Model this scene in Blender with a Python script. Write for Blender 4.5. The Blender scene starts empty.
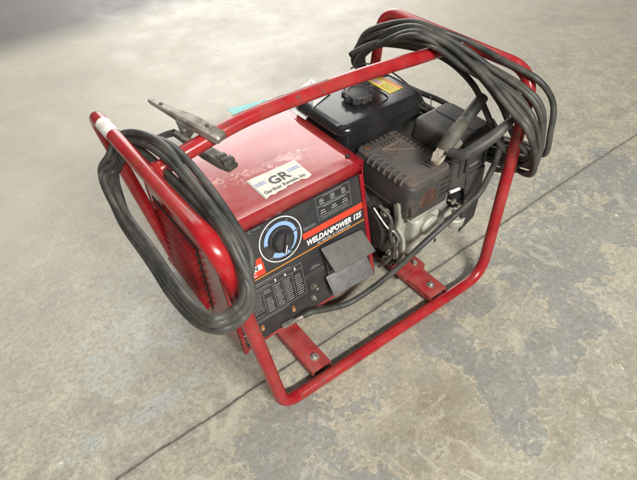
import bpy, bmesh, math, random
from mathutils import Vector, Matrix
random.seed(7)
PI = math.pi
scn = bpy.context.scene
COL = scn.collection

# ------------------------------------------------------------------ materials
def mat(name, c1, c2=None, rough=.5, rough2=None, metal=0., scale=30., thr=(.45, .62), bump=0., bscale=200.,
        chips=None, chip_amt=.0, chip_scale=35., coat=0., detail=6., spec=.5, dust=None, dust_amt=0.):
    m = bpy.data.materials.new(name); m.use_nodes = True
    nt = m.node_tree; N = nt.nodes; L = nt.links
    b = N['Principled BSDF']
    tc = N.new('ShaderNodeTexCoord')
    b.inputs['Metallic'].default_value = metal
    b.inputs['Roughness'].default_value = rough
    b.inputs['Specular IOR Level'].default_value = spec
    b.inputs['Coat Weight'].default_value = coat
    b.inputs['Coat Roughness'].default_value = .12
    b.inputs['Base Color'].default_value = (*c1, 1)
    def noise(sc, det=detail, ro=.6, off=0.):
        n = N.new('ShaderNodeTexNoise'); n.inputs['Scale'].default_value = sc
        n.inputs['Detail'].default_value = det; n.inputs['Roughness'].default_value = ro
        if off:
            mp = N.new('ShaderNodeMapping'); mp.inputs['Location'].default_value = (off, off*1.7, -off)
            L.new(tc.outputs['Object'], mp.inputs[0]); L.new(mp.outputs[0], n.inputs['Vector'])
        else: L.new(tc.outputs['Object'], n.inputs['Vector'])
        return n.outputs['Fac']
    def ramp(src, a, bb):
        r = N.new('ShaderNodeMapRange'); r.inputs['From Min'].default_value = a; r.inputs['From Max'].default_value = bb
        L.new(src, r.inputs['Value']); return r.outputs[0]
    def mix(f, a, bb):
        x = N.new('ShaderNodeMix'); x.data_type = 'RGBA'
        L.new(f, x.inputs[0])
        for i, v in ((6, a), (7, bb)):
            if isinstance(v, tuple): x.inputs[i].default_value = (*v, 1)
            else: L.new(v, x.inputs[i])
        return x.outputs[2]
    col = c1
    if c2: col = mix(ramp(noise(scale), *thr), col, c2)
    if dust: 
        s = ramp(noise(scale*.7, off=3.1), .40, .75)
        k = N.new('ShaderNodeMath'); k.operation = 'MULTIPLY'; k.inputs[1].default_value = dust_amt; L.new(s, k.inputs[0])
        col = mix(k.outputs[0], col, dust)
    if chips:
        f = ramp(noise(chip_scale, 10., .75, off=7.3), .70-chip_amt, .72-chip_amt)
        col = mix(f, col, chips)
    if not isinstance(col, tuple): L.new(col, b.inputs['Base Color'])
    if rough2 is not None:
        r = N.new('ShaderNodeMapRange'); L.new(noise(scale*1.3, off=1.3), r.inputs['Value'])
        r.inputs['From Min'].default_value = .3; r.inputs['From Max'].default_value = .7
        r.inputs['To Min'].default_value = rough; r.inputs['To Max'].default_value = rough2
        L.new(r.outputs[0], b.inputs['Roughness'])
    if bump:
        bp = N.new('ShaderNodeBump'); bp.inputs['Strength'].default_value = bump; bp.inputs['Distance'].default_value = .002
        L.new(noise(bscale, 4.), bp.inputs['Height']); L.new(bp.outputs[0], b.inputs['Normal'])
    return m

M = {}
M['red'] = mat('red_enamel', (.335, .007, .013), (.26, .008, .013), rough=.19, rough2=.36, scale=14, bump=.06, bscale=60,
               chips=(.11, .065, .045), chip_amt=.105, chip_scale=62, dust=(.38, .16, .12), dust_amt=.28)
M['hood'] = mat('red_hood_enamel', (.30, .009, .015), (.25, .010, .015), spec=.8, rough=.13, rough2=.24, coat=.15, scale=9, bump=.05, bscale=25,
               chips=(.16, .10, .07), chip_amt=.015, chip_scale=55, dust=(.45, .17, .13), dust_amt=.3)
M['chan'] = mat('red_channel_enamel', (.29, .011, .016), (.22, .014, .016), rough=.42, rough2=.6, scale=22,
               chips=(.12, .07, .05), chip_amt=.085, chip_scale=50, dust=(.40, .20, .15), dust_amt=.4)
M['black_panel'] = mat('black_panel_print', (.022, .022, .024), (.03, .03, .032), rough=.38, rough2=.52, scale=12, dust=(.12, .11, .10), dust_amt=.28)
M['black_gloss'] = mat('black_tank_enamel', (.012, .012, .013), (.018, .018, .019), rough=.17, rough2=.27, scale=8, dust=(.10, .09, .08), dust_amt=.22)
M['black_plastic'] = mat('black_plastic', (.020, .020, .021), (.03, .03, .031), rough=.45, rough2=.6, scale=25, bump=.12, bscale=500, dust=(.13, .12, .11), dust_amt=.35)
M['cleaner'] = mat('dusty_black_plastic', (.024, .024, .026), (.036, .036, .038), rough=.42, rough2=.58, scale=9, bump=.15, bscale=600, dust=(.14, .12, .10), dust_amt=.45)
M['dark'] = mat('dark_void_metal', (.012, .012, .012), (.03, .027, .024), rough=.7, scale=40)
M['rust'] = mat('heat_browned_steel', (.072, .067, .062), (.118, .088, .070), rough=.55, rough2=.75, scale=16, thr=(.42, .68), bump=.2, bscale=300,
               chips=(.17, .085, .045), chip_amt=.055, chip_scale=38, dust=(.05, .05, .05), dust_amt=.5)
M['ribrust'] = mat('worn_rib_rust', (.15, .105, .085), (.10, .075, .06), rough=.7, scale=60)
M['rustside'] = mat('blackened_steel', (.045, .043, .043), (.075, .06, .05), rough=.5, rough2=.7, scale=20, bump=.15, bscale=300,
               chips=(.20, .08, .03), chip_amt=.02, chip_scale=26)
M['rustspot'] = mat('orange_rust', (.17, .065, .025), (.07, .032, .02), rough=.85, scale=90, bump=.3)
M['rustdark'] = mat('dark_rust', (.05, .025, .018), (.09, .04, .025), rough=.8, scale=80, bump=.3)
M['cable'] = mat('rubber_cable', (.024, .026, .025), (.052, .050, .043), rough=.46, rough2=.62, scale=18, bump=.15, bscale=160, dust=(.13, .12, .098), dust_amt=.7, chips=(.16, .145, .115), chip_amt=.045, chip_scale=110)
M['alu'] = mat('cast_aluminium', (.46, .47, .41), (.33, .33, .27), rough=.5, rough2=.65, metal=.25, scale=22, bump=.25, bscale=250, dust=(.16, .13, .09), dust_amt=.5)
M['steel'] = mat('worn_zinc_steel', (.42, .40, .35), (.22, .20, .16), rough=.38, rough2=.55, metal=.7, scale=60, bump=.15, chips=(.20, .10, .05), chip_amt=.08)
M['clamp'] = mat('clamp_zinc_steel', (.33, .31, .27), (.17, .15, .125), rough=.42, rough2=.62, metal=.6, scale=32, bump=.3, bscale=180, chips=(.10, .07, .05), chip_amt=.06)
M['clampdark'] = mat('clamp_dark_steel', (.12, .11, .095), (.06, .055, .05), rough=.55, metal=.5, scale=40, bump=.3)
M['flap'] = mat('grey_green_rubber', (.105, .107, .094), (.08, .081, .072), rough=.6, rough2=.72, scale=30, bump=.1, dust=(.17, .16, .13), dust_amt=.4)
M['plate'] = mat('grey_zinc_plate', (.20, .20, .205), (.15, .15, .155), rough=.42, rough2=.55, metal=.35, scale=40)
M['jaw'] = mat('cream_jaw_metal', (.56, .51, .42), (.30, .25, .18), rough=.42, metal=.35, scale=70, bump=.4, chips=(.10, .06, .04), chip_amt=.1)
M['olive'] = mat('olive_insulator', (.115, .110, .085), (.075, .072, .058), rough=.55, rough2=.65, scale=40, bump=.15)
M['white'] = mat('white_print', (.72, .72, .70), rough=.5)
M['dimprint'] = mat('dim_white_print', (.40, .40, .39), rough=.5)
M['greyprint'] = mat('grey_print', (.24, .24, .235), rough=.5)
M['blue'] = mat('blue_print', (.26, .42, .68), rough=.45)
M['redprint'] = mat('red_print', (.72, .055, .025), rough=.42)
M['orange'] = mat('orange_print', (.72, .25, .03), rough=.45)
M['yellow'] = mat('yellow_label', (.75, .60, .04), rough=.4)
M['ink'] = mat('black_ink', (.02, .02, .025), rough=.5)
M['inkblue'] = mat('blue_ink', (.20, .25, .45), rough=.5)
M['sticker'] = mat('faded_cream_sticker', (.62, .60, .52), (.50, .47, .38), rough=.45, scale=70, chips=(.42, .10, .08), chip_amt=.03, chip_scale=120)
M['tape'] = mat('worn_white_tape', (.74, .72, .68), (.60, .57, .52), rough=.55, scale=60)
M['torntape'] = mat('dirty_torn_tape', (.50, .45, .38), (.30, .25, .2), rough=.65, scale=90)
M['cyan'] = mat('cyan_paper', (.26, .58, .60), (.33, .62, .62), rough=.7, scale=60)
M['paper'] = mat('white_paper', (.70, .70, .68), (.60, .60, .58), rough=.7, scale=40)
M['brass'] = mat('brass', (.45, .32, .10), (.3, .2, .08), rough=.45, metal=.8, scale=50)
M['scuff'] = mat('rubbed_paint', (.60, .42, .36), (.50, .12, .10), rough=.5, scale=120, thr=(.40, .58))

def add_wear(m, yc, sig, xr, colr):
    nt = m.node_tree; N = nt.nodes; L = nt.links; b = N['Principled BSDF']
    tc = N.new('ShaderNodeTexCoord'); sp = N.new('ShaderNodeSeparateXYZ'); L.new(tc.outputs['Object'], sp.inputs[0])
    def mth(op, a, c):
        x = N.new('ShaderNodeMath'); x.operation = op
        for i, v in enumerate((a, c)):
            if isinstance(v, (int, float)): x.inputs[i].default_value = v
            else: L.new(v, x.inputs[i])
        return x.outputs[0]
    def rg(v, a, c, lo=0., hi=1.):
        r = N.new('ShaderNodeMapRange'); L.new(v, r.inputs['Value'])
        for k_, val in (('From Min', a), ('From Max', c), ('To Min', lo), ('To Max', hi)): r.inputs[k_].default_value = val
        return r.outputs[0]
    def nz(sc, st, det=9, ro=.75):
        mp = N.new('ShaderNodeMapping'); mp.inputs['Scale'].default_value = st; L.new(tc.outputs['Object'], mp.inputs[0])
        n = N.new('ShaderNodeTexNoise'); n.inputs['Scale'].default_value = sc; n.inputs['Detail'].default_value = det; n.inputs['Roughness'].default_value = ro
        n.inputs['Distortion'].default_value = .6
        L.new(mp.outputs[0], n.inputs['Vector']); return n.outputs['Fac']
    d = mth('ABSOLUTE', mth('SUBTRACT', mth('ADD', sp.outputs[1], mth('MULTIPLY', sp.outputs[0], .12)), yc), 0)
    band = rg(d, sig, 0)
    xr_ = mth('MULTIPLY', rg(sp.outputs[0], xr[0]-.05, xr[0]+.03), rg(sp.outputs[0], xr[1]+.03, xr[1]-.06))
    band = mth('MULTIPLY', mth('MULTIPLY', band, xr_), rg(sp.outputs[2], .43, .434))
    v = mth('ADD', mth('ADD', mth('MULTIPLY', nz(26, (1, 1.3, 1)), .6), mth('MULTIPLY', nz(85, (1, 1, 1)), .4)), mth('MULTIPLY', band, .13))
    f = mth('MULTIPLY', rg(v, .612, .65), .5)
    # long fine scratches everywhere
    g = mth('MULTIPLY', rg(nz(60, (.15, 1.6, 1), 4, .6), .68, .72), .35)
    f = mth('MAXIMUM', mth('MULTIPLY', f, rg(band, 0, .25)), g)
    x = N.new('ShaderNodeMix'); x.data_type = 'RGBA'; L.new(f, x.inputs[0])
    L.new(b.inputs['Base Color'].links[0].from_socket, x.inputs[6]); x.inputs[7].default_value = (*colr, 1)
    L.new(x.outputs[2], b.inputs['Base Color'])
add_wear(M['hood'], .425, .065, (.02, .43), (.62, .42, .36))

# ------------------------------------------------------------------ helpers
class MB:
    def __init__(s): s.v = []; s.f = []; s.mi = []; s.mats = []; s.sm = []
    def _m(s, m):
        if m not in s.mats: s.mats.append(m)
        return s.mats.index(m)
    def add(s, vs, fs, m, smooth=True):
        o = len(s.v); s.v += [tuple(v) for v in vs]; k = s._m(m)
        for f in fs: s.f.append([o+i for i in f]); s.mi.append(k); s.sm.append(smooth)
    def frombm(s, bm, m, X=None):
        if X is not None: bmesh.ops.transform(bm, matrix=X, verts=bm.verts)
        bm.verts.index_update()
        s.add([v.co.copy() for v in bm.verts], [[v.index for v in f.verts] for f in bm.faces], m); bm.free()
    def box(s, lo, hi, m, bev=0., seg=2, X=None, taper=None):
        bm = bmesh.new(); bmesh.ops.create_cube(bm, size=1)
        c = [(a+b)/2 for a, b in zip(lo, hi)]; d = [b-a for a, b in zip(lo, hi)]
        for v in bm.verts:
            t = (v.co.z > 0)
            sx = sy = 1.
            if taper and t: sx, sy = taper
            v.co = Vector((c[0]+v.co.x*d[0]*sx, c[1]+v.co.y*d[1]*sy, c[2]+v.co.z*d[2]))
        if bev: bmesh.ops.bevel(bm, geom=bm.edges[:], offset=bev, segments=seg, profile=.5, affect='EDGES')
        s.frombm(bm, m, X)
    def prism(s, pts, d, m, bev=0., seg=2, X=None):
        """polygon pts (3D list) extruded by vector d"""
        bm = bmesh.new(); vs = [bm.verts.new(p) for p in pts]; f = bm.faces.new(vs)
        r = bmesh.ops.extrude_face_region(bm, geom=[f])
        ex = [g for g in r['geom'] if isinstance(g, bmesh.types.BMVert)]
        bmesh.ops.translate(bm, verts=ex, vec=Vector(d))
        bmesh.ops.recalc_face_normals(bm, faces=bm.faces[:])
        if bev: bmesh.ops.bevel(bm, geom=bm.edges[:], offset=bev, segments=seg, profile=.5, affect='EDGES')
        s.frombm(bm, m, X)
    def tube(s, pts, r, m, n=14, cap=True, closed=False, radii=None):
        pts = [Vector(p) for p in pts]; k = len(pts)
        T = []
        for i in range(k):
            a = pts[(i-1) % k] if (closed or i > 0) else pts[0]
            b = pts[(i+1) % k] if (closed or i < k-1) else pts[-1]
            T.append((b-a).normalized())
        up = Vector((0, 0, 1)) if abs(T[0].z) < .9 else Vector((0, 1, 0))
        u = T[0].cross(up).normalized(); U = [u]
        for i in range(1, k):
            u = (u - T[i]*u.dot(T[i])).normalized(); U.append(u)
        vs = []
        for i in range(k):
            w = T[i].cross(U[i]); rr = radii[i] if radii else r
            for j in range(n):
                a = 2*PI*j/n; vs.append(pts[i]+U[i]*math.cos(a)*rr+w*math.sin(a)*rr)
        fs = []
        for i in range(k if closed else k-1):
            i2 = (i+1) % k
            off = 0
            if closed and i2 == 0:
                w0 = T[0].cross(U[0]); ang = math.atan2(U[-1].dot(w0), U[-1].dot(U[0])); off = round(ang/(2*PI)*n)
            for j in range(n):
                fs.append([i*n+j, i*n+(j+1) % n, i2*n+(j+1+off) % n, i2*n+(j+off) % n])
        if cap and not closed:
            fs.append(list(range(n))[::-1]); fs.append([(k-1)*n+j for j in range(n)])
        s.add(vs, fs, m)
    def cyl(s, a, b, r, m, n=24, r2=None):
        s.tube([a, b], r, m, n=n, radii=[r, r if r2 is None else r2])
    def lathe(s, c, axis, prof, m, n=32):
        axis = Vector(axis).normalized(); up = Vector((0, 0, 1)) if abs(axis.z) < .9 else Vector((1, 0, 0))
        u = axis.cross(up).normalized(); w = axis.cross(u); vs = []
        for (r, h) in prof:
            for j in range(n):
                a = 2*PI*j/n; vs.append(Vector(c)+axis*h+(u*math.cos(a)+w*math.sin(a))*r)
        fs = [[i*n+j, i*n+(j+1) % n, (i+1)*n+(j+1) % n, (i+1)*n+j] for i in range(len(prof)-1) for j in range(n)]
        fs.append([j for j in range(n)][::-1]); fs.append([(len(prof)-1)*n+j for j in range(n)])
        s.add(vs, fs, m)
    def build(s, name, parent=None, angle=35, label=None):
        me = bpy.data.meshes.new(name); me.from_pydata(s.v, [], s.f)
        for m in s.mats: me.materials.append(M[m])
        me.polygons.foreach_set('material_index', s.mi); me.update()
        bm = bmesh.new(); bm.from_mesh(me); bmesh.ops.recalc_face_normals(bm, faces=bm.faces[:]); bm.to_mesh(me); bm.free()
        me.shade_smooth(); me.set_sharp_from_angle(angle=math.radians(angle))
        o = bpy.data.objects.new(name, me); COL.objects.link(o)
        if parent: o.parent = parent
        if label: o['label'] = label
        return o

def tag(o, label=None, cat=None, group=None, kind=None):
    for k, v in (('label', label), ('category', cat), ('group', group), ('kind', kind)):
        if v: o[k] = v
    return o
def empty(name, loc=(0, 0, 0)):
    o = bpy.data.objects.new(name, None); o.empty_display_size = .05; COL.objects.link(o); o.location = loc; return o

def catmull(P, sub=8, closed=False):
    P = [Vector(p) for p in P]; n = len(P); out = []
    rng = range(n if closed else n-1)
    for i in rng:
        if closed: p0, p1, p2, p3 = P[(i-1) % n], P[i], P[(i+1) % n], P[(i+2) % n]
        else: p0, p1, p2, p3 = P[max(i-1, 0)], P[i], P[i+1], P[min(i+2, n-1)]
        for k in range(sub):
            t = k/sub
            out.append(.5*((2*p1)+(p2-p0)*t+(2*p0-5*p1+4*p2-p3)*t*t+(3*p1-p0-3*p2+p3)*t**3))
    if not closed: out.append(P[-1])
    return out
def roundpoly(P, r, sub=8, closed=True):
    """polyline with corners rounded by arcs of tangent length r"""
    P = [Vector(p) for p in P]; n = len(P); out = []
    for i in range(n):
        if not closed and i in (0, n-1): out.append(P[i]); continue
        a, p, b = P[i-1], P[i], P[(i+1) % n]
        rr = r[i] if isinstance(r, (list, tuple)) else r
        s = p+(a-p).normalized()*rr; e = p+(b-p).normalized()*rr
        for k in range(sub+1):
            t = k/sub; out.append(s*(1-t)**2+p*2*t*(1-t)+e*t*t)
    return out
def densify(P, step=.03, closed=True):
    out = []; n = len(P)
    for i in range(n if closed else n-1):
        a, b = P[i], P[(i+1) % n]; k = max(1, int((b-a).length/step))
        out += [a.lerp(b, j/k) for j in range(k)]
    if not closed: out.append(P[-1])
    return out

def text_geo(s, size, shear=0., off=0., space=1., ext=.0):
    c = bpy.data.curves.new('txt', 'FONT'); c.body = s; c.size = size; c.shear = shear; c.offset = off; c.space_character = space
    c.extrude = ext; c.resolution_u = 3
    o = bpy.data.objects.new('txt', c); COL.objects.link(o)
    bpy.context.view_layer.update()
    me = bpy.data.meshes.new_from_object(o.evaluated_get(bpy.context.evaluated_depsgraph_get()))
    vs = [v.co.copy() for v in me.vertices]; fs = [list(p.vertices) for p in me.polygons]
    bpy.data.objects.remove(o); bpy.data.meshes.remove(me); bpy.data.curves.remove(c)
    return vs, fs

# ------------------------------------------------------------------ the welding generator
W = empty('welding_generator')
tag(W, 'red tube-framed portable welding generator with black control panel, standing on the concrete floor', 'generator')

# --- tube frame: one bent loop, hoops lean outward at both ends
R = .0170
H = .650
FLb, FRb, BRb, BLb = (-.003, -.002, R), (.748, -.021, R), (.752, .585, R), (.004, .580, R)
FLt, BLt, BRt, FRt = (-.083, 0, H), (-.088, .592, H), (.841, .593, H), (.850, .042, H)
loop = [FLb, FRb, FRt, BRt, BRb, BLb, BLt, FLt]
lp = densify(roundpoly(loop, [.055, .075, .075, .075, .06, .06, .062, .085], sub=10), .04)
fr = MB(); fr.tube(lp, R, 'red', n=20, closed=True)
frame = fr.build('frame', W)
# crushed flat at the front left bend, like the photo
for v in frame.data.vertices:
    d = (v.co-Vector((-.070, .006, .625))).length
    if d < .11:
        k_ = (1-d/.11); c_ = Vector((-.075, v.co.y, v.co.z)); v.co.x += (v.co.x+.075)*.35*k_+.006*k_
h = MB()
hp = catmull([(-.083, .275, .646), (-.03, .275, .657), (.02, .275, .667), (.16, .275, .685), (.378, .275, .681), (.56, .275, .669), (.70, .275, .656), (.838, .275, .648)], 10)
n0 = len(hp)
h.tube(hp, .0175, 'red', n=22)
# weld fillets
h.lathe((-.072, .275, .649), (1, 0, .15), [(.017, 0), (.022, .004), (.0175, .012)], 'red', 20)
h.lathe((.828, .275, .650), (-1, 0, .1), [(.017, 0), (.022, .004), (.0175, .012)], 'red', 20)
handle = h.build('handle', W, label='single arched red tube handle joining the tops of the two end hoops')

def wrap(name, path, r, a0, a1, m, parent, label=None, jag=0.):
    """strip wrapped on a tube: path of centres, angular range measured from up"""
    pts = [Vector(p) for p in path]; g = MB(); vs = []; K = 12
    for i, p in enumerate(pts):
        t = (pts[min(i+1, len(pts)-1)]-pts[max(i-1, 0)]).normalized()
        side = t.cross(Vector((0, 0, 1))).normalized(); up = side.cross(t)
        for k in range(K+1):
            aa0, aa1 = a0, a1
            if jag: aa0 += jag*random.uniform(-1, 1); aa1 += jag*random.uniform(-1, 1)
            a = math.radians(aa0+(aa1-aa0)*k/K)
            vs.append(p+(up*math.cos(a)+side*math.sin(a))*r)
    fs = [[i*(K+1)+k, i*(K+1)+k+1, (i+1)*(K+1)+k+1, (i+1)*(K+1)+k] for i in range(len(pts)-1) for k in range(K)]
    g.add(vs, fs, m); o = g.build(name, parent); 
    if label: o['label'] = label
    return o
ta, tb = Vector(BLt), Vector(FLt)
wrap('tape', [ta.lerp(tb, .125+.02*k*.9) for k in range(7)], R+.0006, -150, 150, 'tape', frame, 'worn white tape wrapped round the tube')
wrap('torn_tape', [hp[i] for i in range(28, 41)], .0175+.0006, -52, -8, 'torntape', handle, 'dirty torn tape strip along the handle', jag=7)

# --- two skid channels under the machine, bolts on them
def channel(x, w, y0, y1):
    g = MB(); t = .004; z = .038
    prof = [(x-w/2, 0.012), (x-w/2, z), (x+w/2, z), (x+w/2, .012), (x+w/2-t, .012), (x+w/2-t, z-t), (x-w/2+t, z-t), (x-w/2+t, .012)]
    g.prism([(px, y0, pz) for px, pz in prof], (0, y1-y0, 0), 'chan', bev=.0012, seg=2)
    o = g.build('skid_channel', W)
    for yy in (y0+.038, y1-.045):
        b = MB(); b.lathe((x+.003, yy, z), (0, 0, 1), [(.0125, 0), (.0125, .0018), (.0095, .0022)], 'steel', 24)
        b.lathe((x+.003, yy, z+.002), (0, 0, 1), [(.0085, 0), (.0085, .0058), (.0068, .0075)], 'steel', 6)
        b.build('bolt', o, angle=25)
    return o
c1 = channel(.136, .062, .014, .570)
c2 = channel(.574, .068, -.002, .570)

# --- generator housing
k22 = .22; EVl = math.hypot(k22, 1)
EX = Vector((1, 0, 0)); EV = Vector((0, k22, 1))/EVl; EN = Vector((0, -1, k22))/EVl
PO = Vector((0, .185, .06))
def P(u, v, n=0.): return PO+EX*u+EV*v+EN*n

x0, x1 = -.010, .476
g = MB()
# wrapped hood sheet: front lip, rounded edge, flat top, back
prof = [(.2545, .3965), (.2530, .412), (.2520, .428)]
prof += [(.2520+.0085*(1-math.cos(a)), .428+.0085*math.sin(a)) for a in [math.radians(d) for d in (12, 28, 45, 62, 78, 90)]]
prof += [(.30, .4362), (.40, .4370), (.52, .4370), (.635, .4362)]
prof += [(.635+.018*math.sin(a), .4182+.018*math.cos(a)) for a in [math.radians(d) for d in (20, 45, 70, 90)]]
prof += [(.653, .05)]
nx = 14; vs = []; 
for i in range(nx+1):
    x = x0+(x1-x0)*i/nx
    for (y, z) in prof: vs.append((x, y, z+.0012*math.sin(PI*i/nx)*(1 if z > .43 else 0)))
np_ = len(prof)
g.add(vs, [[i*np_+j, (i+1)*np_+j, (i+1)*np_+j+1, i*np_+j+1] for i in range(nx) for j in range(np_-1)], 'hood')
hood = g.build('hood', W, angle=50)
md = hood.modifiers.new('t', 'SOLIDIFY'); md.thickness = .0025; md.offset = -1 if True else 1
b = MB(); b.lathe((.452, .292, .4365), (0, 0, 1), [(.0075, 0), (.0075, .0035), (.005, .005)], 'dark', 6)
b.build('bolt', hood, angle=25)

def side(xa, t, name, m='hood'):
    pts = [(.178, .036), (.249, .392), (.2545, .427), (.262, .4335), (.636, .4335), (.650, .42), (.650, .036)]
    q = MB(); q.prism([(xa, y, z) for y, z in pts], (t, 0, 0), m, bev=.0012, seg=1)
    # flange turned along the front edge
    q.prism([(xa, .178, .036), (xa, .249, .392), (xa, .256, .392), (xa, .186, .036)], (t*1.0+ (.010 if xa < .2 else -.010), 0, 0), m, bev=.001, seg=1)
    return q.build(name, W)
sl = side(x0+.0025, .003, 'side_panel')
sr = side(x1-.0025, -.003, 'side_panel')
# vent with louvers on the left end
v_ = MB(); v_.box((x0+.0005, .345, .075), (x0+.0025-.0003, .62, .33), 'dark'); v_.build('vent_screen', sl)
for i in range(9):
    q = MB(); z = .085+i*.028
    q.prism([(x0+.0018, 0, z+.010), (x0-.014, 0, z-.004), (x0-.014, 0, z-.006), (x0+.0018, 0, z+.006)], (0, .265, 0), 'red', bev=.0006, seg=1,
            X=Matrix.Translation((0, .35, 0)))
    q.build('louver', sl)
# base tray
t_ = MB(); t_.box((-.004, .182, .040), (.470, .640, .052), 'chan', bev=.002)
t_.build('base_tray', W)

# --- control panel
p = MB()
pv = [(0.0, -.012), (.468, -.012), (.468, .338), (.0, .338)]
p.prism([P(u, v, -.012) for u, v in pv], EN*.012, 'black_panel', bev=.0015, seg=2)
panel = p.build('control_panel', W)
E_ = .0006
def flat(mb, pts, m, n=E_, t=.0005):
    mb.prism([P(u, v, n-.0004) for u, v in pts], EN*t, m)
def rect(mb, u0, v0, u1, v1, m, n=E_): flat(mb, [(u0, v0), (u1, v0), (u1, v1), (u0, v1)], m, n)
def line(mb, a, b, w, m):
    a = Vector(a); b = Vector(b); d = (b-a).normalized(); s = Vector((-d.y, d.x))*w/2
    flat(mb, [a-s, b-s, b+s, a+s], m)
def ptext(mb, s, u, v, size, m, shear=0., off=0., space=1., n=E_, rot=0., width=None):
    vs, fs = text_geo(s, size, shear, off, space)
    if width:
        k_ = width/(max(x.x for x in vs)-min(x.x for x in vs)); vs = [Vector((x.x*k_, x.y, 0)) for x in vs]
    c, q = math.cos(rot), math.sin(rot)
    mb.add([P(u+x.x*c-x.y*q, v+x.x*q+x.y*c, n+.0004) for x in vs], fs, m, smooth=False)
def arc(mb, c, r0, r1, a0, a1, m, n=E_, K=40, taper=False):
    vs = []
    for i in range(K+1):
        a = math.radians(a0+(a1-a0)*i/K); rr = r0+(r1-r0)*(.65*i/K if taper else 0)
        for r in (rr, r1): vs.append(P(c[0]+r*math.cos(a), c[1]+r*math.sin(a), n+.0003))
    mb.add(vs, [[2*i, 2*i+1, 2*i+3, 2*i+2] for i in range(K)], m, smooth=False)
for ra in ((.002, .232, .116, .249), (.250, .230, .466, .249)): s = MB(); rect(s, *ra, 'redprint'); s.build('red_stripe', panel)
s = MB(); rect(s, .002, .1885, .466, .1915, 'orange'); s.build('orange_line', panel)
s = MB(); ptext(s, 'WELDANPOWER 125', .256, .2065, .0235, 'white', shear=.22, off=.0011, space=1.05, width=.196); s.build('lettering', panel, label='white slanted lettering reading WELDANPOWER 125')
s = MB(); ptext(s, 'AC WELDER, AC GENERATOR', .290, .1945, .0098, 'white', shear=.2, width=.118); s.build('lettering', panel, label='small white line of lettering under the name')
s = MB(); rect(s, .010, .196, .118, .231, 'redprint', n=.0008); rect(s, .010, .214, .112, .2305, 'white', n=.0011)
ptext(s, 'LINCOLN', .013, .2165, .0185, 'ink', off=.0007, n=.0014, space=1.12); ptext(s, 'ELECTRIC', .016, .200, .0165, 'white', off=.0004, n=.0011, space=1.05)
s.build('badge', panel, label='red and white maker badge')
dc = (.184, .269)
s = MB(); arc(s, dc, .0635, .0665, 0, 360, 'white', K=72); s.build('dial_ring', panel)
s = MB(); arc(s, dc, .0405, .0515, 8, 178, 'blue'); arc(s, dc, .0405, .0515, 3, -62, 'blue', taper=True); arc(s, dc, .0395, .0535, 228, 292, 'blue')
for a in (55, 118, 8): 
    c_, s_ = math.cos(math.radians(a)), math.sin(math.radians(a)); line(s, (dc[0]+.039*c_, dc[1]+.039*s_), (dc[0]+.054*c_, dc[1]+.054*s_), .002, 'ink')
for t, a in (('50', 120), ('70', 58), ('90', 6), ('125', -70), ('MIN', 226)):
    c_, s_ = math.cos(math.radians(a)), math.sin(math.radians(a)); ptext(s, t, dc[0]+.0565*c_-.006, dc[1]+.0565*s_-.003, .0085, 'greyprint')
s.build('dial_scale', panel)
kb = MB(); kc = P(dc[0], dc[1], 0)
kb.lathe(kc, EN, [(.0375, .0005), (.0375, .003), (.030, .005), (.0285, .020), (.026, .0235)], 'black_plastic', 40)
ka = math.radians(-112); kd = EX*math.cos(ka)+EV*math.sin(ka); ks = EX*-math.sin(ka)+EV*math.cos(ka)
kb.prism([kc+kd*a+ks*b_+EN*.0235 for a, b_ in ((-.026, -.0055), (.028, -.0055), (.028, .0055), (-.026, .0055))], EN*.009, 'black_plastic', bev=.0015)
kb.prism([kc+kd*a+ks*b_+EN*.0322 for a, b_ in ((.004, -.0014), (.027, -.0014), (.027, .0014), (.004, .0014))], EN*.0008, 'white')
for i in range(20):
    a = 2*PI*i/20; d = EX*math.cos(a)+EV*math.sin(a); kb.cyl(kc+d*.029+EN*.005, kc+d*.0275+EN*.020, .0022, 'black_plastic', 8)
kb.build('knob', panel, label='black round output knob with a white pointer')
# info tables at the top right
s = MB()
def frame_rect(mb, u0, v0, u1, v1, w, m):
    rect(mb, u0, v0, u1, v0+w, m); rect(mb, u0, v1-w, u1, v1, m); rect(mb, u0, v0+w, u0+w, v1-w, m); rect(mb, u1-w, v0+w, u1, v1-w, m)
def dashes(mb, u0, u1, v, h, m, gap=.0012):
    u = u0
    while u < u1:
        w = random.uniform(.002, .0065); w = min(w, u1-u)
        if w > .0008: rect(mb, u, v, u+w, v+h*random.uniform(.7, 1), m)
        u += w+gap
frame_rect(s, .309, .305, .426, .3385-.004, .0009, 'greyprint'); frame_rect(s, .309, .262, .426, .302, .0009, 'greyprint')
dashes(s, .335, .400, .3285, .0028, 'greyprint'); dashes(s, .330, .408, .3035-.006, .0028, 'greyprint')
for uc in (.328, .366, .404):
    for vv, hw in ((.3235-.002, .006), (.316, .008), (.3095, .007)): dashes(s, uc-hw, uc+hw, vv, .0030, 'dimprint', .0012)
    for vv, hw in ((.287, .007), (.280, .010)): dashes(s, uc-hw, uc+hw, vv, .0030, 'dimprint', .0012)
dashes(s, .315, .420, .2725, .0024, 'greyprint'); dashes(s, .318, .412, .2665, .0024, 'greyprint')
dashes(s, .256, .296, .262, .0022, 'greyprint'); dashes(s, .256, .300, .257, .0022, 'greyprint')
s.build('printed_table', panel, label='small white outlined output tables of fine print')
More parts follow.
